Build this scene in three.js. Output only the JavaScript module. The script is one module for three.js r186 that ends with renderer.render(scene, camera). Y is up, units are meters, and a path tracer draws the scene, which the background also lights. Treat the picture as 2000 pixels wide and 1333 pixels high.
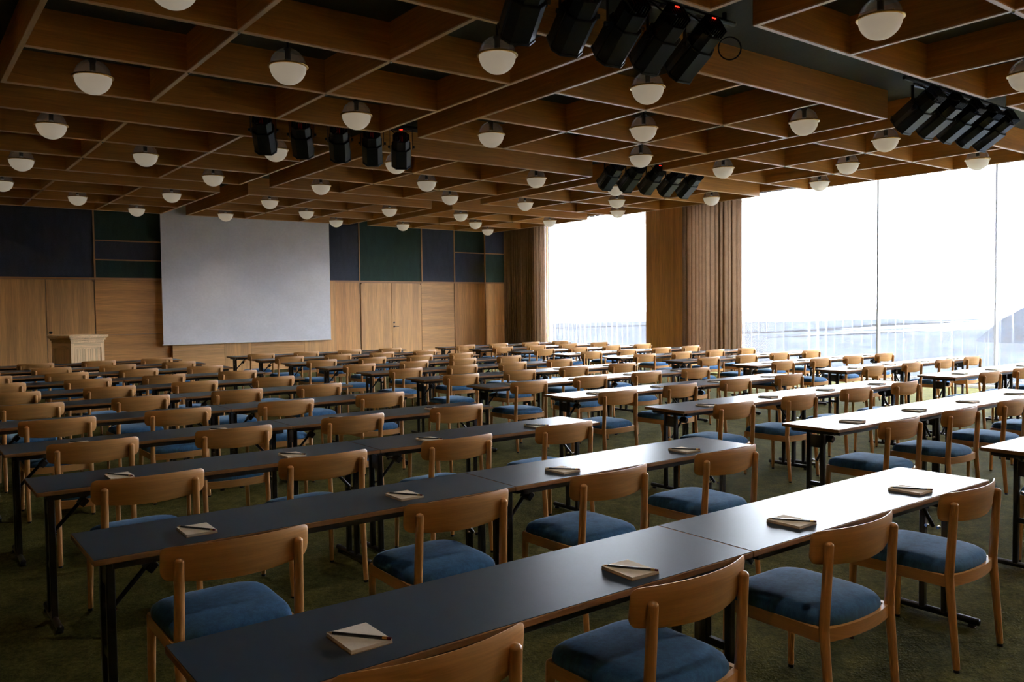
import * as THREE from 'three';
import { RoundedBoxGeometry } from 'three/addons/geometries/RoundedBoxGeometry.js';
import { mergeGeometries } from 'three/addons/utils/BufferGeometryUtils.js';

// ---------------------------------------------------------------- camera, sky, exposure
const scene = new THREE.Scene();
const camera = new THREE.PerspectiveCamera(44.93, 2000 / 1333, 0.05, 600);
camera.rotation.order = 'YXZ';
camera.rotation.set(-0.03972, -0.648, -0.01165);
camera.position.set(0, 1.607, 0);
scene.background = new THREE.Color().setRGB(0.88, 0.95, 1.03);
scene.backgroundIntensity = 6.0;
const renderer = new THREE.WebGLRenderer({ antialias: true });
renderer.toneMapping = THREE.LinearToneMapping;
renderer.toneMappingExposure = 5.2;
renderer.shadowMap.enabled = true;

// ---------------------------------------------------------------- helpers
let seed = 20240;
const rnd = () => { seed = (seed * 1664525 + 1013904223) >>> 0; return seed / 4294967296; };
const rr = (a, b) => a + (b - a) * rnd();
const V = (x, y, z) => new THREE.Vector3(x, y, z);
const taken = {};
function numbered(name) {
  const n = taken[name] = (taken[name] ?? -1) + 1;
  return n ? `${name}_${String(n).padStart(3, '0')}` : name;
}
function mesh(name, geo, mat, parent) {
  const m = new THREE.Mesh(geo, mat);
  m.name = parent ? name : numbered(name);
  m.castShadow = m.receiveShadow = true;
  (parent ?? scene).add(m);
  return m;
}
function thing(name, label, category, pos = [0, 0, 0], turn = 0, group) {
  const o = new THREE.Group();
  o.name = numbered(name); scene.add(o);
  o.position.set(...pos); o.rotation.y = turn;
  o.userData = { label, category };
  if (group) o.userData.group = group;
  return o;
}
function tag(o, label, category, group) { o.userData = { label, category }; if (group) o.userData.group = group; return o; }
function copyOf(root, pos, turn, label, group) {
  const r = root.clone();
  r.name = numbered(root.name.replace(/_\d{3}$/, ''));
  r.position.set(...pos); r.rotation.y = turn;
  r.userData = { label, category: root.userData.category, group };
  scene.add(r);
  return r;
}
function structure(name) { const o = new THREE.Group(); o.name = name; o.userData = { kind: 'structure' }; scene.add(o); return o; }
function structMesh(name, geo, mat) { const m = mesh(name, geo, mat, scene); m.userData = { kind: 'structure' }; return m; }
// box with uv in metres; the grain of a texture runs along its v
function box(w, h, d, grain = 'y', tw = 0.8, tl = 2.4, ox = rnd(), oy = rnd()) {
  const g = new THREE.BoxGeometry(w, h, d), p = g.attributes.position, n = g.attributes.normal, uv = g.attributes.uv;
  for (let i = 0; i < p.count; i++) {
    const c = { x: p.getX(i), y: p.getY(i), z: p.getZ(i) };
    const axis = Math.abs(n.getX(i)) > 0.5 ? 'x' : Math.abs(n.getY(i)) > 0.5 ? 'y' : 'z';
    const rest = ['x', 'y', 'z'].filter((a) => a !== axis);
    const along = rest.includes(grain) ? grain : rest[1], across = rest.find((a) => a !== along);
    uv.setXY(i, c[across] / tw + ox, c[along] / tl + oy);
  }
  return g;
}
const at = (g, x, y, z) => g.translate(x, y, z);
// tapered round bar from a to b, rounded at b if cap
function bar(a, b, ra, rb = ra, seg = 12, cap = false) {
  const len = a.distanceTo(b), pts = [V(0, 0, 0), V(ra * 0.85, 0, 0), V(ra, 0.003, 0)];
  if (cap) for (let i = 0; i <= 4; i++) { const t = i / 4 * Math.PI / 2; pts.push(V(rb * Math.cos(t), len - rb * 0.8 + rb * 0.8 * Math.sin(t), 0)); }
  else pts.push(V(rb, len, 0), V(0, len, 0));
  const g = new THREE.LatheGeometry(pts.map((q) => new THREE.Vector2(Math.max(q.x, 0), q.y)), seg);
  g.applyQuaternion(new THREE.Quaternion().setFromUnitVectors(V(0, 1, 0), b.clone().sub(a).normalize()));
  return g.translate(a.x, a.y, a.z);
}
function wire(points, r, seg = 24, rad = 5) { return new THREE.TubeGeometry(new THREE.CatmullRomCurve3(points), seg, r, rad); }

// ---------------------------------------------------------------- textures
function lattice(nx, ny, s) { let t = s >>> 0; const a = new Float32Array(nx * ny); for (let i = 0; i < a.length; i++) { t = (t * 1664525 + 1013904223) >>> 0; a[i] = t / 4294967296; } return a; }
function noise(nx, ny, s) { // periodic value noise on the unit square
  const a = lattice(nx, ny, s), sm = (t) => t * t * (3 - 2 * t);
  return (u, v) => {
    const x = ((u % 1) + 1) % 1 * nx, y = ((v % 1) + 1) % 1 * ny, i = Math.floor(x), j = Math.floor(y), fx = sm(x - i), fy = sm(y - j);
    const g = (p, q) => a[(q % ny) * nx + (p % nx)];
    return (g(i, j) * (1 - fx) + g(i + 1, j) * fx) * (1 - fy) + (g(i, j + 1) * (1 - fx) + g(i + 1, j + 1) * fx) * fy;
  };
}
function texture(w, h, fn, srgb = true) {
  const d = new Uint8Array(w * h * 4);
  for (let j = 0; j < h; j++) for (let i = 0; i < w; i++) {
    const c = fn(i / w, j / h), o = (j * w + i) * 4;
    d[o] = Math.max(0, Math.min(255, c[0])); d[o + 1] = Math.max(0, Math.min(255, c[1])); d[o + 2] = Math.max(0, Math.min(255, c[2])); d[o + 3] = 255;
  }
  const t = new THREE.DataTexture(d, w, h);
  t.wrapS = t.wrapT = THREE.RepeatWrapping; t.magFilter = THREE.LinearFilter; t.minFilter = THREE.LinearMipmapLinearFilter; t.generateMipmaps = true;
  if (srgb) t.colorSpace = THREE.SRGBColorSpace;
  t.needsUpdate = true;
  return t;
}
function woodTexture(base, contrast, s, w = 512, h = 512) {
  const warp = noise(4, 5, s + 1), broad = noise(9, 3, s + 2), band = noise(44, 4, s + 3), fine = noise(160, 14, s + 4), pore = noise(256, 40, s + 5), strip = noise(7, 1, s + 6);
  return texture(w, h, (u, v) => {
    const x = u + 0.05 * (warp(u, v) - 0.5);
    let k = 0.4 * (band(x, v) - 0.5) + 0.4 * (fine(x, v) - 0.5) + 0.22 * (broad(x, v) - 0.5) + 0.3 * (strip(u, v) - 0.5);
    const p = pore(u, v); if (p > 0.8) k -= (p - 0.8) * 1.3;
    const m = 1 + contrast * k;
    return [base[0] * m, base[1] * (m * 1.02 - 0.02), base[2] * (m * 1.06 - 0.06)];
  });
}
const speckle = (base, amp, n1, n2, s, size = 512) => {
  const a = noise(n1, n1, s), b = noise(n2, n2, s + 9), c = noise(12, 12, s + 17);
  return texture(size, size, (u, v) => { const m = 1 + amp * (0.5 * (a(u, v) - 0.5) + 0.6 * (b(u, v) - 0.5) + 0.45 * (c(u, v) - 0.5)); return base.map((x) => x * m); });
};
const std = (o) => new THREE.MeshStandardMaterial(o), phys = (o) => new THREE.MeshPhysicalMaterial(o);
const M = {
  oakWall: std({ map: woodTexture([206, 150, 86], 0.34, 11), roughness: 0.5 }),
  oakDoor: std({ map: woodTexture([210, 158, 96], 0.28, 51), roughness: 0.5 }),
  oakCeil: std({ map: woodTexture([198, 136, 60], 0.28, 91), roughness: 0.48 }),
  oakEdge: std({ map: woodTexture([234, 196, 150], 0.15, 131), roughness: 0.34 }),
  batten: std({ map: woodTexture([184, 134, 84], 0.25, 171), roughness: 0.5 }),
  beech: phys({ map: woodTexture([205, 150, 84], 0.18, 211), roughness: 0.42, clearcoat: 0.15, clearcoatRoughness: 0.35 }),
  lectern: std({ map: woodTexture([240, 200, 146], 0.3, 251), roughness: 0.5 }),
  slab: std({ map: speckle([84, 82, 70], 0.12, 90, 256, 291), roughness: 0.9 }),
  plaster: std({ color: '#8a8378', roughness: 0.9 }),
  carpet: phys({ map: speckle([84, 81, 38], 0.5, 64, 256, 331), roughness: 1, specularIntensity: 0.15, bumpMap: speckle([128, 128, 128], 1.4, 128, 256, 351), bumpScale: 0.004 }),
  navy: std({ map: speckle([66, 69, 80], 0.22, 128, 256, 371), roughness: 0.95 }),
  green: std({ map: speckle([50, 68, 60], 0.22, 128, 256, 391), roughness: 0.95 }),
  tableTop: phys({ map: speckle([52, 67, 80], 0.08, 64, 256, 411), roughness: 0.34, ior: 1.5, specularIntensity: 0.8 }),
  tableCore: std({ map: woodTexture([148, 102, 52], 0.25, 431), roughness: 0.55 }),
  steel: phys({ color: '#15161a', roughness: 0.38, clearcoat: 0.3, clearcoatRoughness: 0.3 }),
  rubber: std({ color: '#0c0c0d', roughness: 0.7 }),
  velvet: phys({ map: speckle([52, 102, 148], 0.3, 40, 200, 451), roughness: 0.85, sheen: 1.5, sheenRoughness: 0.4, sheenColor: new THREE.Color('#a4c2da') }),
  paper: std({ map: speckle([240, 228, 206], 0.06, 64, 200, 471, 256), roughness: 0.85 }),
  board: std({ color: '#b89a76', roughness: 0.9 }),
  pencilBlack: phys({ color: '#15130f', roughness: 0.35, clearcoat: 0.5 }),
  brass: std({ color: '#c9a25c', metalness: 1, roughness: 0.28 }),
  eraser: std({ color: '#6e1f1f', roughness: 0.8 }),
  pencilWood: std({ color: '#c49a66', roughness: 0.8 }),
  chrome: std({ color: '#d6d6d6', metalness: 1, roughness: 0.2 }),
  opal: phys({ color: '#f4efe2', roughness: 0.92, transmission: 0.45, thickness: 0, ior: 1.35, specularIntensity: 0.5, emissive: '#fff0d8', emissiveIntensity: 0.054 }),
  clear: phys({ color: '#e6e2de', roughness: 0.03, transmission: 0.88, thickness: 0, ior: 1.5 }),
  bulb: phys({ color: '#f2eee6', roughness: 0.3 }),
  spotBlack: phys({ color: '#14161a', roughness: 0.42, clearcoat: 0.25, clearcoatRoughness: 0.35 }),
  spotSide: std({ color: '#5a5e66', metalness: 0.8, roughness: 0.35 }),
  lens: phys({ color: '#0b0d10', roughness: 0.08, clearcoat: 1 }),
  led: std({ color: '#400808', emissive: '#ff2a1a', emissiveIntensity: 0.8 }),
  ledOff: std({ color: '#1c0808', roughness: 0.2 }),
  cable: std({ color: '#0e0e0f', roughness: 0.6 }),
  screen: std({ map: speckle([232, 232, 236], 0.05, 16, 128, 491), roughness: 0.9 }),
  whitePaint: std({ color: '#e6e6e4', roughness: 0.5 }),
  drape: phys({ map: speckle([148, 120, 95], 0.14, 100, 256, 511), roughness: 0.97, transmission: 0.13, thickness: 0, ior: 1.2, specularIntensity: 0.2, side: THREE.DoubleSide }),
  sheer: phys({ color: '#f6f7fa', roughness: 0.2, transmission: 0.93, thickness: 0, ior: 1.4, specularIntensity: 1, side: THREE.DoubleSide }),
  frame: std({ color: '#7c7a76', roughness: 0.5 }),
  glass: phys({ color: '#ffffff', roughness: 0, transmission: 1, thickness: 0, ior: 1.45 }),
  lawn: phys({ map: speckle([35, 39, 45], 0.7, 8, 60, 531), roughness: 1, specularIntensity: 0 }),  // lower outdoor light put into the colour, far darker than real grass
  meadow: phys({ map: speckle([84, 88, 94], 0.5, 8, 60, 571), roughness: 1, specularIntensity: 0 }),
  hill: phys({ map: speckle([20, 24, 31], 0.9, 14, 90, 551), roughness: 1, specularIntensity: 0 }),  // slope darkened in its colour so the bright sky leaves it grey
};

// ---------------------------------------------------------------- room numbers (metres)
const CELL = 1.5, GU = 0.389, GV = 0.809, CEIL = 4.05, SLAB = 4.42, ZB = -22.05, XW = 16.42;
const X = (u) => (u + 0.6932) * CELL, Z = (v) => (v - 6.8396) * CELL;
const XL = -6.5, ZF = 5.0;

// ---------------------------------------------------------------- floor, ceiling slab, plain walls
{
  const g = new THREE.BoxGeometry(XW - XL + 0.4, 0.2, ZF - ZB + 0.4);
  const p = g.attributes.position, uv = g.attributes.uv;
  for (let i = 0; i < p.count; i++) uv.setXY(i, p.getX(i) / 1.1, p.getZ(i) / 1.1);
  structMesh('floor', at(g, (XW + XL) / 2, -0.1, (ZF + ZB) / 2), M.carpet);
}
structMesh('wall_left', at(box(0.2, 4.8, ZF - ZB + 0.4, 'y'), XL - 0.1, 2.3, (ZF + ZB) / 2), M.oakWall);
structMesh('wall_front', at(box(XW - XL + 0.4, 4.8, 0.2, 'y'), (XW + XL) / 2, 2.3, ZF + 0.1), M.oakWall);

// ---------------------------------------------------------------- ceiling with bays of crossing boards
const ceiling = structure('ceiling');
mesh('slab', at(box(XW - XL + 0.6, 0.25, ZF - ZB + 0.6, 'x', 2, 2), (XW + XL) / 2, SLAB + 0.125, (ZF + ZB) / 2), M.slab, ceiling);
const T = 0.045, DEP = SLAB - CEIL;
const lip = 0.012;
const longBoards = [0, 1, 2].map(() => at(box(3 * CELL, DEP - lip, T, 'x'), 0, lip / 2, 0));
const longLips = [0, 1].map(() => box(3 * CELL, lip, T, 'x'));
const shortLen = CELL - T;
const shortBoards = [0, 1, 2, 3].map(() => at(box(T, DEP - lip, shortLen, 'z'), 0, lip / 2, 0));
const shortLips = [0, 1].map(() => box(T, lip, shortLen, 'z'));
const stud = new THREE.SphereGeometry(0.014, 10, 6);
for (let bu = -1; bu <= 2; bu++) for (let bv = -2; bv <= 1; bv++) {
  const bay = new THREE.Group(); bay.name = 'coffer_bay'; ceiling.add(bay);
  const x0 = X(bu * (3 + GU)), z0 = Z(bv * (3 + GV));
  const inset = (k) => (k === 0 ? T / 2 : k === 3 ? -T / 2 : 0);
  for (let k = 0; k < 4; k++) {
    const z = z0 + k * CELL + inset(k);
    mesh('long_board', longBoards[(k + bu + bv + 6) % 3], M.oakCeil, bay).position.set(x0 + 1.5 * CELL, CEIL + DEP / 2, z);
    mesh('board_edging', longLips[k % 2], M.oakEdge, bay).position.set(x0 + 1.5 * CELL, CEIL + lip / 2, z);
  }
  for (let k = 0; k < 4; k++) for (let s = 0; s < 3; s++) {
    const zc = z0 + (s + 0.5) * CELL + (s === 0 ? T / 4 : s === 2 ? -T / 4 : 0), x = x0 + k * CELL + inset(k);
    mesh('cross_board', shortBoards[(k + s) % 4], M.oakCeil, bay).position.set(x, CEIL + DEP / 2, zc);
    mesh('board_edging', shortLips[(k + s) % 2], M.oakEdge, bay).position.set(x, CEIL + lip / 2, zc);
  }
  for (const [i, j] of [[1, 1], [1, 2], [2, 1], [2, 2]]) mesh('stud', stud, M.chrome, bay).position.set(x0 + i * CELL, CEIL - 0.006, z0 + j * CELL);
}

// ---------------------------------------------------------------- back wall
const wallBack = structure('wall_back');
const RAIL = 2.44;
mesh('core', at(box(XW - XL + 0.4, 4.8, 0.2, 'y'), (XW + XL) / 2, 2.3, ZB - 0.12), M.plaster, wallBack);
const wp = (name, x0, x1, y0, y1, m, grain = 'y', d = 0.03, gap = 0.004, z = ZB) =>
  mesh(name, at(box(x1 - x0 - gap * 2, y1 - y0 - gap * 2, d, grain), (x0 + x1) / 2, (y0 + y1) / 2, z + d / 2 - 0.02), m, wallBack);
const lower = [[-6.4, -4.2], [-4.2, -2.1], [-2.1, 0], [0, 1.96], [10.27, 11.1], [14.42, 15.6]];
for (const [a, b] of lower) wp('wood_panel', a, b, 0.0, RAIL, M.oakWall);
wp('wood_panel', 4.04, 5.77, 1.07, RAIL, M.oakWall, 'x'); wp('wood_panel', 4.04, 5.77, 0, 1.07, M.oakWall, 'x');
for (let k = 0; k < 5; k++) wp('wood_panel', 13.2, 14.4, k * RAIL / 5, (k + 1) * RAIL / 5, M.oakDoor, 'x', 0.03, 0.0006);
wp('wood_panel', 15.62, 16.4, 1.03, RAIL, M.oakWall); wp('wood_panel', 15.62, 16.4, 0, 1.03, M.oakWall);
// the part behind the screen stands a little proud
for (const [a, b, y0, y1] of [[5.77, 7.08, 0.62, RAIL], [5.77, 7.08, 0, 0.62], [7.08, 7.79, 0, RAIL], [7.79, 9.3, 0.66, RAIL], [7.79, 9.3, 0, 0.66], [9.3, 10.27, 0, RAIL]])
  wp('wood_panel', a, b, y0, y1, M.oakDoor, b - a > 1.2 ? 'x' : 'y', 0.16, 0.002);
// fabric panels above the rail
const TOP = SLAB;
for (const [a, b, y0, y1, m] of [
  [-6.4, -2, RAIL, TOP, M.green], [-2, 1.2, RAIL, TOP, M.navy], [1.2, 4.05, RAIL, TOP, M.navy],
  [4.05, 5.9, 3.37, TOP, M.green], [4.05, 5.9, 2.9, 3.37, M.navy], [4.05, 5.9, RAIL, 2.9, M.green],
  [5.9, 8, RAIL, TOP, M.navy], [8, 9.6, RAIL, TOP, M.green], [9.6, 11.1, RAIL, TOP, M.navy], [11.1, 13.22, RAIL, TOP, M.green], [13.22, 14.42, RAIL, TOP, M.navy],
  [14.42, 15.6, 3.4, TOP, M.green], [14.42, 15.6, RAIL, 3.4, M.navy], [15.6, 16.4, 3.4, TOP, M.navy], [15.6, 16.4, RAIL, 3.4, M.green]])
  wp('fabric_panel', a, b, y0, y1, m, 'y', 0.025, 0.012);
for (const x of [-2, 1.2, 4.05, 5.9, 8, 9.6, 11.1, 13.22, 14.42, 15.6]) mesh('batten', at(box(0.035, TOP - RAIL, 0.045, 'y'), x, (TOP + RAIL) / 2, ZB + 0.012), M.batten, wallBack);
for (const [a, b, y] of [[4.07, 5.88, 3.37], [4.07, 5.88, 2.9], [14.44, 15.58, 3.4], [15.62, 16.4, 3.4]]) mesh('batten', at(box(b - a, 0.03, 0.045, 'x'), (a + b) / 2, y, ZB + 0.012), M.batten, wallBack);
mesh('rail', at(box(XW - XL, 0.05, 0.06, 'x'), (XW + XL) / 2, RAIL, ZB + 0.022), M.batten, wallBack);
// double doors
for (const [n, x0, x1, x2, knob] of [['door_1', 1.98, 2.99, 4.02, true], ['door_2', 11.12, 12.14, 13.18, false]]) {
  const d = structure(n);
  for (const [a, b] of [[x0, x1], [x1, x2]]) mesh('door_leaf', at(box(b - a - 0.012, RAIL - 0.04, 0.045, 'y'), (a + b) / 2, (RAIL - 0.04) / 2 + 0.006, ZB + 0.008), M.oakDoor, d);
  const plate = new THREE.CylinderGeometry(0.027, 0.027, 0.012, 20).rotateX(Math.PI / 2);
  const hx = x1 + 0.075;
  if (knob) mesh('door_knob', at(new THREE.SphereGeometry(0.035, 16, 10).scale(1.1, 0.9, 0.7), hx, 1.16, ZB + 0.06), M.steel, d);
  else {
    mesh('rosette', at(plate.clone(), hx, 1.1, ZB + 0.038), M.steel, d);
    mesh('keyhole_rosette', at(plate.clone(), hx, 1.22, ZB + 0.038), M.steel, d);
    mesh('door_handle', mergeGeometries([at(new THREE.CylinderGeometry(0.011, 0.011, 0.05, 12).rotateX(Math.PI / 2), hx, 1.1, ZB + 0.06), bar(V(hx - 0.005, 1.1, ZB + 0.085), V(hx + 0.14, 1.1, ZB + 0.085), 0.011, 0.01, 10, true)]), M.steel, d);
  }
  const hinge = new THREE.SphereGeometry(0.022, 12, 8);
  for (const x of [x0 + 0.02, x2 - 0.02]) mesh('hinge_cap', at(hinge.clone(), x, RAIL - 0.055, ZB + 0.045), M.batten, d);
}

// ---------------------------------------------------------------- window wall
const wallRight = structure('wall_right');
const Z1 = -19.9, Z2 = -15.2, Z3 = -13.78, Z4 = 3.0, HEAD = 4.32;
mesh('end_wall', at(box(0.22, 4.8, Z1 - ZB + 0.3, 'y'), XW + 0.11, 2.3, (Z1 + ZB) / 2 - 0.1), M.oakWall, wallRight);
mesh('front_wall', at(box(0.22, 4.8, ZF - Z4 + 0.2, 'y'), XW + 0.11, 2.3, (ZF + Z4) / 2 + 0.1), M.oakWall, wallRight);
mesh('header', at(box(0.22, 4.7 - HEAD, Z4 - Z1, 'z'), XW + 0.11, (4.7 + HEAD) / 2, (Z4 + Z1) / 2), M.oakWall, wallRight);
mesh('curtain_fascia', at(box(0.03, SLAB - CEIL - 0.1, Z4 - ZB, 'z'), X(9 + 2 * GU) + 0.02, SLAB - (SLAB - CEIL - 0.1) / 2, (Z4 + ZB) / 2), M.oakCeil, wallRight);
{ // oak clad pier between the windows
  const w = Z3 - Z2;
  mesh('pier_core', at(box(0.6, 4.6, w - 0.06, 'y'), XW - 0.15, 2.3, (Z2 + Z3) / 2), M.plaster, wallRight);
  for (let k = 0; k < 3; k++) mesh('pier_panel', at(box(0.03, 4.4, w / 3 - 0.004, 'y'), XW - 0.465, 2.2, Z2 + w * (k + 0.5) / 3), M.oakWall, wallRight);
  for (const z of [Z2 + 0.015, Z3 - 0.015]) mesh('pier_panel', at(box(0.6, 4.4, 0.03, 'y'), XW - 0.15, 2.2, z), M.oakWall, wallRight);
}
function windowUnit(name, z0, z1, mull) {
  const w = structure(name), fx = XW + 0.1;
  mesh('window_frame', mergeGeometries([at(new THREE.BoxGeometry(0.09, 0.07, z1 - z0), fx, 0.095, (z0 + z1) / 2), at(new THREE.BoxGeometry(0.09, 0.07, z1 - z0), fx, HEAD - 0.035, (z0 + z1) / 2),
    at(new THREE.BoxGeometry(0.09, HEAD - 0.07, 0.07), fx, HEAD / 2 + 0.03, z0 + 0.035), at(new THREE.BoxGeometry(0.09, HEAD - 0.07, 0.07), fx, HEAD / 2 + 0.03, z1 - 0.035)]), M.frame, w);
  for (const z of mull) mesh('mullion', at(new THREE.BoxGeometry(0.1, HEAD - 0.14, 0.035), fx, HEAD / 2 + 0.03, z), M.frame, w);
  const e = [z0, ...mull, z1];
  for (let k = 0; k + 1 < e.length; k++) mesh('pane', at(new THREE.BoxGeometry(0.006, HEAD - 0.16, e[k + 1] - e[k] - 0.06), fx, HEAD / 2 + 0.03, (e[k] + e[k + 1]) / 2), M.glass, w);
  mesh('sill', at(box(0.34, 0.06, z1 - z0, 'z'), XW + 0.05, 0.03, (z0 + z1) / 2), M.whitePaint, w);
}
windowUnit('window_1', Z1, Z2, []);
windowUnit('window_2', Z3, Z4, [-9.13, -6.83, -4.5, -2.2, 0.2]);

// ---------------------------------------------------------------- curtains
function foldSheet(z0, z1, y0, y1, x, amp, wave, s, stepsPerWave = 8, dbl = 0) {
  const L = z1 - z0, n = Math.round(L / wave * stepsPerWave), rows = 5, pos = [], idx = [], uv = [];
  const jit = noise(Math.max(4, Math.round(L / wave)), 1, s), jit2 = noise(Math.max(3, Math.round(L / wave / 3)), 1, s + 5);
  for (let j = 0; j <= rows; j++) for (let i = 0; i <= n; i++) {
    const t = i / n, y = y0 + (y1 - y0) * j / rows, ph = 2 * Math.PI * (t * L / wave) + 5 * (jit2(t, 0) - 0.5);
    const spread = 1 + 0.25 * (1 - j / rows);
    const a = amp * (0.45 + 0.9 * jit(t, 0)) * spread;
    pos.push(x + a * Math.sin(ph) + 0.3 * a * Math.sin(2.1 * ph + 1), y, z0 + t * L + 0.35 * a * Math.sin(2 * ph));
    uv.push(t * L / 0.8, y / 0.8);
  }
  for (let j = 0; j < rows; j++) for (let i = 0; i < n; i++) { const a = j * (n + 1) + i, b = a + 1, c = a + n + 1, d = c + 1; idx.push(a, b, c, b, d, c); }
  const g = new THREE.BufferGeometry();
  g.setAttribute('position', new THREE.Float32BufferAttribute(pos, 3)); g.setAttribute('uv', new THREE.Float32BufferAttribute(uv, 2)); g.setIndex(idx); g.computeVertexNormals();
  return g;
}
for (const [z0, z1, x, s, label] of [
  [-19.55, -15.22, 15.98, 3, 'white sheer curtain over the narrow window beside the screen wall'],
  [-12.25, -8.86, 15.98, 7, 'white sheer curtain next to the brown drape by the oak pier'],
  [-8.78, -4.4, 15.98, 13, 'white sheer curtain in the middle of the wide window, hillside showing through'],
  [-4.36, 2.9, 15.98, 19, 'white sheer curtain at the end of wide window away from the screen']]) {
  const c = thing('sheer_curtain', label, 'curtain', [0, 0, 0], 0, 'white sheer curtains');
  mesh('sheer_fabric', foldSheet(z0, z1, 0.075, 4.36, x, 0.05, 0.21, s, 12), M.sheer, c);
  mesh('curtain_track', at(new THREE.BoxGeometry(0.03, 0.025, z1 - z0), x, 4.385, (z0 + z1) / 2), M.whitePaint, c);
}
for (const [z0, z1, x, s, label] of [
  [-21.25, -19.3, 15.86, 31, 'brown pleated drape in the corner by the screen wall'],
  [-13.76, -12.0, 15.8, 37, 'brown pleated drape between the oak pier and the wide window']]) {
  const c = thing('drape', label, 'curtain', [0, 0, 0], 0, 'brown drapes');
  mesh('drape_fabric', foldSheet(z0, z1, 0.03, 4.36, x, 0.062, 0.125, s, 12), M.drape, c);
  mesh('curtain_track', at(new THREE.BoxGeometry(0.03, 0.025, z1 - z0), x, 4.385, (z0 + z1) / 2), M.whitePaint, c);
}

// ---------------------------------------------------------------- outdoors
{
  const g = new THREE.PlaneGeometry(300, 400, 1, 1).rotateX(-Math.PI / 2);
  const uv = g.attributes.uv; for (let i = 0; i < uv.count; i++) uv.setXY(i, uv.getX(i) * 30, uv.getY(i) * 40);
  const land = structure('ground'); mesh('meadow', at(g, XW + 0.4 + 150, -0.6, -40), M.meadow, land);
  const strip = [], sIdx = [], sUv = [], edge = noise(24, 1, 91), edge2 = noise(90, 1, 92), SN = 240;
  for (let i = 0; i <= SN; i++) { const z = -110 + 170 * i / SN, far = 85 + 70 * (edge(i / SN, 0) - 0.5) + 40 * (edge2(i / SN, 0) - 0.5); strip.push(XW + 0.4, -0.35, z, far, -0.35, z); sUv.push(0, z / 8, far / 8, z / 8); }
  for (let i = 0; i < SN; i++) { const a = 2 * i; sIdx.push(a, a + 2, a + 1, a + 1, a + 2, a + 3); }
  const lg = new THREE.BufferGeometry(); lg.setAttribute('position', new THREE.Float32BufferAttribute(strip, 3)); lg.setAttribute('uv', new THREE.Float32BufferAttribute(sUv, 2)); lg.setIndex(sIdx); lg.computeVertexNormals();
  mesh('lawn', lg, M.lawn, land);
  const n = 60, pos = [], idx = [], uvs = [], hn = noise(9, 9, 77), hn2 = noise(30, 30, 78);
  const ridge = [[-26, -3.4], [-22.4, -1.7], [-20.2, 0.14], [-18.9, 1.6], [-17.3, 2.4], [0, 6.5], [50, 12]];
  const heightAt = (z) => { for (let k = 0; k + 1 < ridge.length; k++) if (z <= ridge[k + 1][0]) { const [a, b] = [ridge[k], ridge[k + 1]]; return a[1] + (b[1] - a[1]) * Math.max(0, (z - a[0]) / (b[0] - a[0])); } return 12; };
  for (let j = 0; j <= n; j++) for (let i = 0; i <= n; i++) {
    const a = i / n, b = j / n, z = -26 + 76 * Math.pow(a, 1.5), up = Math.sin(Math.PI / 2 * Math.min(1, b * 2.2));
    pos.push(38 + b * 30, -3.5 + (heightAt(z) + 3.5 + 0.5 * (hn(a, b) - 0.5) + 0.35 * (hn2(a, b) - 0.5)) * up, z); uvs.push(z / 8, b * 4);
  }
  for (let j = 0; j < n; j++) for (let i = 0; i < n; i++) { const a = j * (n + 1) + i, b = a + 1, c = a + n + 1, d = c + 1; idx.push(a, b, c, b, d, c); }
  const h = new THREE.BufferGeometry(); h.setAttribute('position', new THREE.Float32BufferAttribute(pos, 3)); h.setAttribute('uv', new THREE.Float32BufferAttribute(uvs, 2)); h.setIndex(idx); h.computeVertexNormals();
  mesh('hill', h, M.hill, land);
}

// ---------------------------------------------------------------- words for labels
const ORD = ['zeroth', 'first', 'second', 'third', 'fourth', 'fifth', 'sixth', 'seventh', 'eighth', 'ninth', 'tenth', 'eleventh'];
const BLOCK = ['block farthest from windows', 'middle block', 'block beside windows'];

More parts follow.
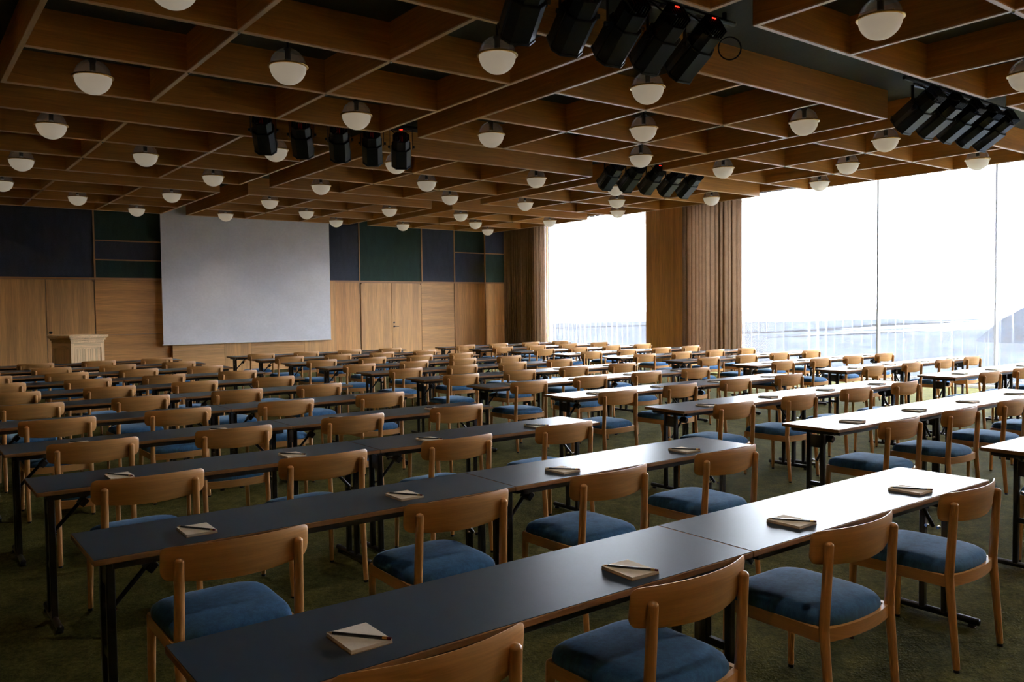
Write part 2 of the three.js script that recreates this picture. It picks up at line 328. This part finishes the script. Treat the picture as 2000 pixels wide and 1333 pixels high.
// ---------------------------------------------------------------- folding tables
const TL = 1.885, TD = 0.46, TH = 0.728;
function makeTable() {
  const t = thing('folding_table', '', 'table');
  mesh('tabletop', at(new RoundedBoxGeometry(TL, 0.022, TD, 2, 0.004), 0, TH - 0.0125, 0), M.tableCore, t);
  const top = new THREE.BoxGeometry(TL - 0.006, 0.0015, TD - 0.006), p = top.attributes.position, uv = top.attributes.uv;
  for (let i = 0; i < p.count; i++) uv.setXY(i, p.getX(i) / 0.5, p.getZ(i) / 0.5);
  mesh('laminate', at(top, 0, TH - 0.00075, 0), M.tableTop, t);
  for (const s of [-1, 1]) mesh('under_rail', at(new THREE.BoxGeometry(TL - 0.14, 0.03, 0.025), 0, TH - 0.0385, s * (TD / 2 - 0.045)), M.steel, t);
  for (const s of [-1, 1]) {
    const x = s * (TL / 2 - 0.085);
    mesh('cross_plate', at(new THREE.BoxGeometry(0.07, 0.03, TD - 0.115), x, TH - 0.0385, 0), M.steel, t);
    for (const q of [-1, 1]) mesh('leg', at(new RoundedBoxGeometry(0.032, TH - 0.085, 0.03, 2, 0.006), x, (TH - 0.085) / 2 + 0.034, q * 0.056), M.steel, t);
    mesh('leg_bridge', at(new THREE.BoxGeometry(0.02, 0.09, 0.085), x, TH - 0.115, 0), M.steel, t); mesh('leg_bridge', at(new THREE.BoxGeometry(0.02, 0.03, 0.085), x, 0.3, 0), M.steel, t);
    const foot = mesh('foot', mergeGeometries([bar(V(x, 0.03, -TD / 2 + 0.006), V(x, 0.03, TD / 2 - 0.006), 0.017, 0.017, 12)]), M.steel, t);
    for (const q of [-1, 1]) mesh('glide', at(new THREE.CylinderGeometry(0.017, 0.02, 0.016, 12), x, 0.008, q * (TD / 2 - 0.04)), M.rubber, foot);
    const brace = mesh('brace', bar(V(x - s * 0.012, TH - 0.26, 0), V(x - s * 0.2, TH - 0.058, 0), 0.01, 0.01, 8), M.steel, t);
    const lb = new RoundedBoxGeometry(0.045, 0.035, 0.07, 2, 0.006).rotateZ(s * -0.8);
    mesh('latch', at(lb, x - s * 0.155, TH - 0.115, 0.012), M.steel, brace);
    for (const dz of [-0.03, 0.03]) mesh('pivot_bolt', at(new THREE.CylinderGeometry(0.008, 0.008, 0.02, 10).rotateZ(Math.PI / 2), x - s * 0.016, TH - 0.26, dz), M.chrome, brace);
  }
  return t;
}

// ---------------------------------------------------------------- chairs (facing -z, origin under the rear posts' middle line)
function backrestGeometry() {
  const cols = 26, rows = 6, H2 = 0.272, th = 0.013;
  const S = [];
  for (let i = 0; i <= cols; i++) S.push(Math.sin((i / cols * 2 - 1) * Math.PI / 2) * 0.999);
  const front = [], back = [], uvs = [];
  for (let i = 0; i <= cols; i++) {
    const s = S[i], a = Math.max(0, (Math.abs(s) - 0.9) / 0.1), cut = 0.032 * (1 - Math.sqrt(Math.max(0, 1 - a * a)));
    const top = 0.786 - 0.004 * s * s - cut * 0.7, bot = 0.642 + 0.02 * s * s + cut * 1.1;
    for (let j = 0; j <= rows; j++) {
      const v = j / rows, y = bot + (top - bot) * v, x = s * H2, edge = Math.pow(Math.abs(2 * v - 1), 8);
      const plan = 0.054 - x * x * 0.88, lean = (y - 0.71) * 0.12;
      const tx = th * (1 - 0.75 * edge) * (1 - 0.7 * Math.pow(Math.abs(s), 30)) / 2;
      const nx = x * 1.76;
      back.push([x + nx * tx, y, plan + lean + tx]); front.push([x - nx * tx, y, plan + lean - tx]);
      uvs.push([y / 0.5 + 0.2, x / 0.9]);
    }
  }
  const pos = [], uv = [], idx = [], N = (cols + 1) * (rows + 1);
  for (const [k, list] of [[0, back], [1, front]]) for (let i = 0; i < N; i++) { pos.push(...list[i]); uv.push(uvs[i][0] + k * 0.4, uvs[i][1]); }
  const id = (k, i, j) => k * N + i * (rows + 1) + j;
  for (let i = 0; i < cols; i++) for (let j = 0; j < rows; j++) {
    idx.push(id(0, i, j), id(0, i + 1, j), id(0, i, j + 1), id(0, i + 1, j), id(0, i + 1, j + 1), id(0, i, j + 1));
    idx.push(id(1, i, j), id(1, i, j + 1), id(1, i + 1, j), id(1, i + 1, j), id(1, i, j + 1), id(1, i + 1, j + 1));
  }
  for (let i = 0; i < cols; i++) { idx.push(id(0, i, rows), id(0, i + 1, rows), id(1, i, rows), id(0, i + 1, rows), id(1, i + 1, rows), id(1, i, rows)); idx.push(id(0, i, 0), id(1, i, 0), id(0, i + 1, 0), id(0, i + 1, 0), id(1, i, 0), id(1, i + 1, 0)); }
  for (let j = 0; j < rows; j++) { idx.push(id(0, cols, j), id(1, cols, j), id(0, cols, j + 1), id(0, cols, j + 1), id(1, cols, j), id(1, cols, j + 1)); idx.push(id(0, 0, j), id(0, 0, j + 1), id(1, 0, j), id(0, 0, j + 1), id(1, 0, j + 1), id(1, 0, j)); }
  const g = new THREE.BufferGeometry();
  g.setAttribute('position', new THREE.Float32BufferAttribute(pos, 3)); g.setAttribute('uv', new THREE.Float32BufferAttribute(uv, 2)); g.setIndex(idx); g.computeVertexNormals();
  return g;
}
function cushionGeometry() {
  const prof = [[0, 0.066], [0.3, 0.0655], [0.6, 0.0635], [0.8, 0.059], [0.9, 0.053], [0.96, 0.044], [0.99, 0.031], [1.0, 0.016], [0.998, 0.004], [0.985, -0.003], [0, -0.003]], seg = 44, pos = [], uv = [], idx = [];
  const wob = noise(11, 1, 5);
  for (const [r, y] of prof) for (let i = 0; i <= seg; i++) {
    const t = i / seg * 2 * Math.PI, c = Math.cos(t), s = Math.sin(t), n = 7, k = 1 / Math.pow(Math.pow(Math.abs(c), n) + Math.pow(Math.abs(s), n), 1 / n);
    let x = r * k * c, z = r * k * s;
    const corner = Math.min(Math.abs(x), Math.abs(z));
    const yy = y - 0.012 * Math.pow(corner, 4) * (y > 0.01 ? 1 : 0) + (y > 0.015 ? 0.0022 * (wob(i / seg, 0) - 0.5) * r : 0);
    const half = 0.232 - 0.012 * (z + 1) / 2;
    pos.push(x * half, 0.412 + yy, -0.225 + z * 0.232 + (z > 0 ? 0.028 * z * z * (1 - x * x) : 0)); uv.push(x * 0.5, z * 0.5);
  }
  for (let j = 0; j + 1 < prof.length; j++) for (let i = 0; i < seg; i++) { const a = j * (seg + 1) + i, b = a + 1, c = a + seg + 1, d = c + 1; idx.push(a, b, c, b, d, c); }
  const g = new THREE.BufferGeometry();
  g.setAttribute('position', new THREE.Float32BufferAttribute(pos, 3)); g.setAttribute('uv', new THREE.Float32BufferAttribute(uv, 2)); g.setIndex(idx); g.computeVertexNormals();
  return g;
}
function makeChair() {
  const t = thing('conference_chair', '', 'chair');
  mesh('backrest', backrestGeometry(), M.beech, t);
  mesh('seat_cushion', cushionGeometry(), M.velvet, t);
  for (const s of [-1, 1]) {
    mesh('rear_leg', mergeGeometries([bar(V(s * 0.222, 0.012, 0.052), V(s * 0.221, 0.42, 0.016), 0.0145, 0.019, 14), bar(V(s * 0.221, 0.41, 0.0165), V(s * 0.217, 0.744, 0.035), 0.019, 0.0175, 14, true)]), M.beech, t);
    mesh('front_leg', bar(V(s * 0.222, 0.012, -0.437), V(s * 0.214, 0.418, -0.43), 0.0135, 0.018, 14, true), M.beech, t);
    mesh('side_rail', at(box(0.022, 0.05, 0.44, 'z', 0.5, 0.9), s * 0.219, 0.39, -0.212), M.beech, t);
    for (const gz of [0.052, -0.437]) mesh('glide', at(new THREE.CylinderGeometry(0.011, 0.013, 0.014, 12), s * 0.222, 0.007, gz), M.rubber, t);
  }
  const bow = (z, b) => { const g = new THREE.BoxGeometry(0.43, 0.05, 0.022, 10, 1, 1), p = g.attributes.position, uv = g.attributes.uv; for (let i = 0; i < p.count; i++) { const x = p.getX(i) / 0.215; p.setZ(i, p.getZ(i) + b * (1 - x * x)); uv.setXY(i, p.getY(i) / 0.5 + p.getZ(i) / 0.5 + 0.3, p.getX(i) / 0.9); } g.computeVertexNormals(); return g.translate(0, 0.39, z); };
  mesh('rear_rail', bow(0.008, 0.03), M.beech, t);
  mesh('front_rail', bow(-0.43, -0.012), M.beech, t);
  return t;
}

// ---------------------------------------------------------------- notepads and pencils
function makePad() {
  const t = thing('notepad', '', 'notepad');
  mesh('pages', at(new THREE.BoxGeometry(0.118, 0.009, 0.15), 0, 0.0065, 0), M.paper, t);
  mesh('backing_board', at(new THREE.BoxGeometry(0.12, 0.002, 0.152), 0, 0.001, 0), M.board, t);
  return t;
}
function makePencil() { // along +x, its middle at the origin
  const t = thing('pencil', '', 'pencil'), r = 0.004, hex = (r0, r1, l, x, n = 6) => new THREE.CylinderGeometry(r1, r0, l, n).rotateZ(-Math.PI / 2).translate(x, r, 0);
  mesh('barrel', hex(r, r, 0.145, -0.003), M.pencilBlack, t);
  mesh('wood_tip', hex(0.0006, r, 0.018, -0.0845), M.pencilWood, t);
  mesh('ferrule', hex(r * 1.02, r * 1.02, 0.013, 0.076, 12), M.brass, t);
  mesh('eraser', hex(r * 0.95, r * 0.9, 0.011, 0.088, 12), M.eraser, t);
  return t;
}

// ---------------------------------------------------------------- rows of tables with chairs, pads, pencils
{
  const table0 = makeTable(), chair0 = makeChair(), pad0 = makePad(), pencil0 = makePencil();
  const first = {};
  const put = (root, pos, turn, label, group) => {
    if (first[root.name]) return copyOf(root, pos, turn, label, group);
    first[root.name] = true; root.position.set(...pos); root.rotation.y = turn; root.userData.label = label; root.userData.group = group; return root;
  };
  const starts = [0.556, 5.29, 10.08];
  const chairBack = [0.1, 0.175, 0.165, 0.13, 0.11, 0.14, 0.12, 0.15, 0.13, 0.14, 0.13];
  for (let b = 0; b < 3; b++) for (let k = 0; k < 11; k++) {
    if (b === 2 && k < 1) continue;
    const zb = -2.27 - 1.4 * k, zc = zb + TD / 2, row = ORD[11 - k], where = `${row} row from screen wall, ${BLOCK[b]}`;
    for (let h = 0; h < 2; h++) {
      const x = starts[b] + TL * (h + 0.5) + 0.003 * h;
      put(table0, [x, 0, zc], 0, `dark folding table, ${where}, half ${h ? 'nearer' : 'farther from'} windows`, 'folding tables in rows');
      for (let c = 0; c < 2; c++) {
        const cx = x + (c ? 1 : -1) * TL / 4 + rr(-0.022, 0.022), seat = ORD[4 - (h * 2 + c)];
        put(chair0, [cx, 0, zb + TD + chairBack[k] + rr(-0.015, 0.02)], rr(-0.03, 0.03), `blue-seated chair, ${where}, ${seat} seat from windows`, 'beech chairs at the tables');
        const px = x + (c ? 1 : -1) * TL / 4 - 0.04 + rr(-0.025, 0.02), pz = zb + TD - 0.135 + rr(-0.035, 0.02);
        put(pad0, [px, TH, pz], rr(-0.05, 0.05), `cream notepad, ${where}, ${seat} place from windows`, 'notepads on the tables');
        put(pencil0, [px - 0.004, TH + 0.0111, pz + 0.004], -0.93 + rr(-0.08, 0.08), `black pencil on notepad, ${where}, ${seat} from windows`, 'pencils on the notepads');
      }
    }
  }
}

// ---------------------------------------------------------------- projection screen
{
  const s = thing('projection_screen', 'large white projection screen hanging before the back wall', 'screen', [7.79, 0, -21.8]);
  mesh('screen_fabric', at(new THREE.BoxGeometry(4.53, 3.6, 0.004), 0, 2.59, 0), M.screen, s);
  mesh('bottom_bar', at(new RoundedBoxGeometry(4.58, 0.03, 0.025, 2, 0.01), 0, 0.785, 0), M.whitePaint, s);
  mesh('roller', at(new THREE.CylinderGeometry(0.03, 0.03, 4.6, 16).rotateZ(Math.PI / 2), 0, 4.385, 0), M.whitePaint, s);
}

// ---------------------------------------------------------------- lectern
{
  const l = thing('lectern', 'oak lectern with stepped cornice and recessed panels before the doors', 'lectern', [3.23, 0, -19.56], 0.35);
  const W = 0.72, D = 0.74, H = 0.98;
  mesh('body', at(box(W - 0.04, H, D - 0.04, 'y'), 0, H / 2, 0), M.lectern, l);
  const stile = (x, z, w, d) => mesh('stile', at(box(w, H, d, 'y'), x, H / 2, z), M.lectern, l);
  for (const s of [-1, 1]) { stile(s * (W / 2 - 0.035), D / 2 - 0.012, 0.07, 0.024); stile(s * (W / 2 - 0.012), D / 2 - 0.062, 0.024, 0.07); stile(s * (W / 2 - 0.012), -D / 2 + 0.03, 0.024, 0.06); }
  const rail = (y, h) => { mesh('rail', at(box(W - 0.14, h, 0.024, 'x'), 0, y, D / 2 - 0.012), M.lectern, l); for (const s of [-1, 1]) mesh('rail', at(box(0.024, h, D - 0.157, 'z'), s * (W / 2 - 0.012), y, -0.0185), M.lectern, l); };
  rail(H - 0.05, 0.1); rail(0.06, 0.12);
  for (let k = 0; k < 10; k++) mesh('panel_slat', at(box((W - 0.16) / 10 - 0.004, H - 0.24, 0.008, 'y'), -(W - 0.16) / 2 + (W - 0.16) * (k + 0.5) / 10, H / 2, D / 2 - 0.018), M.lectern, l);
  for (const s of [-1, 1]) mesh('side_panel', at(box(0.008, H - 0.24, D - 0.18, 'y'), s * (W / 2 - 0.017), H / 2, -0.02), M.lectern, l);
  [[0.0, 0.06, 0.03], [0.035, 0.04, 0.075], [0.07, 0.035, 0.115], [0.105, 0.05, 0.15]].forEach(([e, h, y], i) =>
    mesh('cornice_step', at(new RoundedBoxGeometry(W + 0.01 + e * 1.15, h, D + 0.01 + e, 2, 0.008), 0, H + y - (i === 3 ? 0.005 : 0) + 0.0, 0), M.lectern, l));
  mesh('base', at(box(W + 0.05, 0.08, D + 0.05, 'x'), 0, 0.04, 0), M.lectern, l);
}

// ---------------------------------------------------------------- globe lamps
{
  const R = 0.18, lat = (pts, seg = 36) => new THREE.LatheGeometry(pts.map(([x, y]) => new THREE.Vector2(x, y)), seg);
  const arc = (r, a0, a1, n) => Array.from({ length: n + 1 }, (_, i) => { const t = a0 + (a1 - a0) * i / n; return [Math.max(0, r * Math.cos(t)), r * Math.sin(t)]; });
  const t = thing('globe_lamp', '', 'lamp');
  mesh('frosted_bowl', lat(arc(R, -Math.PI / 2, -0.01, 14)), M.opal, t);
  mesh('clear_dome', lat(arc(R, 0.01, Math.PI / 2 - 0.1, 12)), M.clear, t);
  mesh('brass_ring', lat([[R - 0.004, -0.008], [R + 0.012, -0.008], [R + 0.019, -0.004], [R + 0.019, 0.004], [R + 0.012, 0.008], [R - 0.004, 0.008], [R - 0.004, -0.008]]), M.brass, t);
  for (const s of [0, 2.09, 4.19]) mesh('ring_screw', at(new THREE.SphereGeometry(0.008, 8, 6), (R + 0.01) * Math.cos(s), 0.011, (R + 0.01) * Math.sin(s)), M.brass, t);
  mesh('socket', lat([[0, 0.06], [0.026, 0.06], [0.028, 0.07], [0.028, 0.15], [0.04, 0.165], [0.04, 0.182], [0.012, 0.19], [0.012, DEP - 0.02], [0.05, DEP - 0.015], [0.05, DEP], [0, DEP]], 20), M.steel, t);
  mesh('bulb', at(new THREE.SphereGeometry(0.03, 14, 10).scale(1, 0.9, 1), 0, 0.038, 0), M.bulb, t);
  const corner = { '0,0': 'corner away from windows, toward screen', '0,2': 'corner away from windows and screen', '1,1': 'middle coffer', '2,0': 'corner toward windows and screen', '2,2': 'corner toward windows, away from screen' };
  let made = false;
  for (let bu = 0; bu <= 2; bu++) for (let bv = -2; bv <= 1; bv++) for (const [i, j] of [[0, 0], [0, 2], [1, 1], [2, 0], [2, 2]]) {
    const pos = [X(bu * (3 + GU) + i + 0.5), CEIL + 0.003, Z(bv * (3 + GV) + j + 0.5)];
    const label = `globe lamp, bay ${ORD[3 - bu]} from windows, ${ORD[bv + 3]} from screen, ${corner[`${i},${j}`]}`, group = 'globe lamps in the coffered ceiling';
    const down = new THREE.SpotLight('#ffecd6', 0.64, 0, 0.8, 1, 2); down.position.set(pos[0], pos[1] - 0.2, pos[2]); down.target.position.set(pos[0], 0, pos[2]); down.castShadow = true; down.shadow.radius = 4; scene.add(down, down.target);
    if (made) copyOf(t, pos, 0, label, group); else { made = true; t.position.set(...pos); t.userData.label = label; t.userData.group = group; }
  }
}

// ---------------------------------------------------------------- stage spotlights on bars in the cross channels
{
  camera.updateMatrixWorld();
  const aimOf = (px) => V((px - 1000) / 1611.66, -(1770 - 666.5) / 1611.66, -1).applyQuaternion(camera.quaternion).normalize(); // direction of the heads read from their edges
  const oct = (w, h, ch) => { const s = new THREE.Shape(); s.moveTo(-w + ch, -h); s.lineTo(w - ch, -h); s.lineTo(w, -h + ch); s.lineTo(w, h - ch); s.lineTo(w - ch, h); s.lineTo(-w + ch, h); s.lineTo(-w, h - ch); s.lineTo(-w, -h + ch); s.closePath(); return s; };
  const prism = (w, h, ch, z0, len) => new THREE.ExtrudeGeometry(oct(w, h, ch), { depth: len, bevelEnabled: true, bevelSize: 0.006, bevelThickness: 0.006, bevelSegments: 2 }).translate(0, 0, z0);
  const shell = prism(0.115, 0.115, 0.05, -0.02, 0.28), rear = mergeGeometries([prism(0.1, 0.095, 0.05, -0.16, 0.13), ...[-3, -2, -1, 0, 1, 2, 3].map((k) => new THREE.BoxGeometry(0.006, 0.16, 0.1).toNonIndexed().translate(k * 0.024, 0, -0.19))]);
  const bezel = prism(0.122, 0.122, 0.052, 0.262, 0.012), lens = new THREE.CylinderGeometry(0.1, 0.1, 0.01, 28).rotateX(Math.PI / 2).translate(0, 0, 0.285);
  const strip = new THREE.BoxGeometry(0.008, 0.05, 0.3).translate(0.124, -0.02, 0.12), ledG = new THREE.BoxGeometry(0.038, 0.01, 0.004).translate(0, 0.05, -0.243);
  const knob = new THREE.CylinderGeometry(0.02, 0.02, 0.03, 10).rotateZ(Math.PI / 2);
  const groups = [
    ['', 5.16, -5.16, [4.09, 4.63, 5.16, 5.64, 6.12], [470, 360, 250, 140, 25], 'bar farther from screen wall and windows'],
    ['', 5.16, -10.87, [4.1, 4.64, 5.2, 5.72, 6.2], [745, 760, 770, 780, 790], 'bar nearer screen wall, farther from windows'],
    ['', 11.6, -10.87, [10.55, 11.08, 11.62, 12.15, 12.68], [200, 180, 162, 140, 120], 'bar nearer screen wall and windows'],
    ['', 11.4, -5.16, [10.3, 10.85, 11.38, 11.9, 12.4], [60, 45, 30, 15, 0], 'bar farther from screen wall, nearer windows']];
  for (const [, xc, z, xs, aims, where] of groups) {
    const b = thing('lighting_bar', `black lighting ${where}`, 'light bar', [xc, 4.34, z]);
    mesh('tube', new THREE.CylinderGeometry(0.024, 0.024, 3.0, 16).rotateZ(Math.PI / 2), M.steel, b);
    for (const s of [-1, 0, 1]) mesh('hanger', at(new THREE.BoxGeometry(0.03, 0.09, 0.03), s * 1.35, 0.035, 0), M.steel, b);
    xs.forEach((x, i) => {
      const aim = aimOf(aims[i]), py = 4.03;
      const t = thing('stage_spotlight', `black stage spotlight, ${where}, ${ORD[xs.length - i]} from windows`, 'spotlight', [x, py, z], 0, 'stage spotlights');
      const az = Math.atan2(aim.x, aim.z), tilt = -Math.asin(aim.y);
      const head = new THREE.Group(); head.name = 'head'; head.rotation.order = 'YXZ'; head.rotation.set(tilt, az, 0); head.scale.setScalar(1.16); t.add(head);
      mesh('housing', shell, M.spotBlack, head); mesh('heat_sink', rear, M.spotBlack, head); mesh('bezel', bezel, M.spotBlack, head);
      mesh('lens', lens, M.lens, head); mesh('side_strip', strip, M.spotSide, head); mesh('red_display', ledG, where === groups[3][5] ? M.ledOff : M.led, head);
      const yoke = new THREE.Group(); yoke.name = 'yoke'; yoke.rotation.y = az; t.add(yoke);
      for (const s of [-1, 1]) mesh('yoke_arm', at(new THREE.BoxGeometry(0.008, 0.3, 0.035), s * 0.166, 0.11, 0), M.steel, yoke);
      mesh('yoke_bridge', at(new THREE.BoxGeometry(0.34, 0.01, 0.045), 0, 0.252, 0), M.spotSide, yoke);
      for (const s of [-1, 1]) mesh('knob', at(knob.clone(), s * 0.182, 0, 0), M.steel, yoke);
      mesh('clamp', at(new RoundedBoxGeometry(0.05, 0.036, 0.04, 2, 0.006), 0, 0.267, 0), M.chrome, t);
      const back = aim.clone().multiplyScalar(-0.22), sx = i % 2 ? 0.05 : -0.04;
      mesh('cable', wire([V(back.x, back.y, back.z), V(back.x - 0.1, back.y - 0.07 + sx, back.z + 0.08), V(-0.2, back.y - 0.02, back.z + 0.05), V(-0.22, 0.24, back.z * 0.4), V(-0.18, 0.278, 0)], 0.007), M.cable, t);
      if (where === groups[0][5] && i === 4) mesh('cable_loop', new THREE.TorusGeometry(0.105, 0.007, 8, 40).rotateY(-0.65).translate(0.24, -0.02, 0.18), M.cable, t);
      mesh('safety_wire', wire([V(0.03, 0.28, 0.02), V(0.08, 0.18, 0.1), V(0.05, 0.1, 0.12), V(back.x * 0.6, back.y * 0.6 + 0.07, back.z * 0.6 + 0.02)], 0.0025), M.chrome, t);
    });
  }
}
renderer.render(scene, camera);
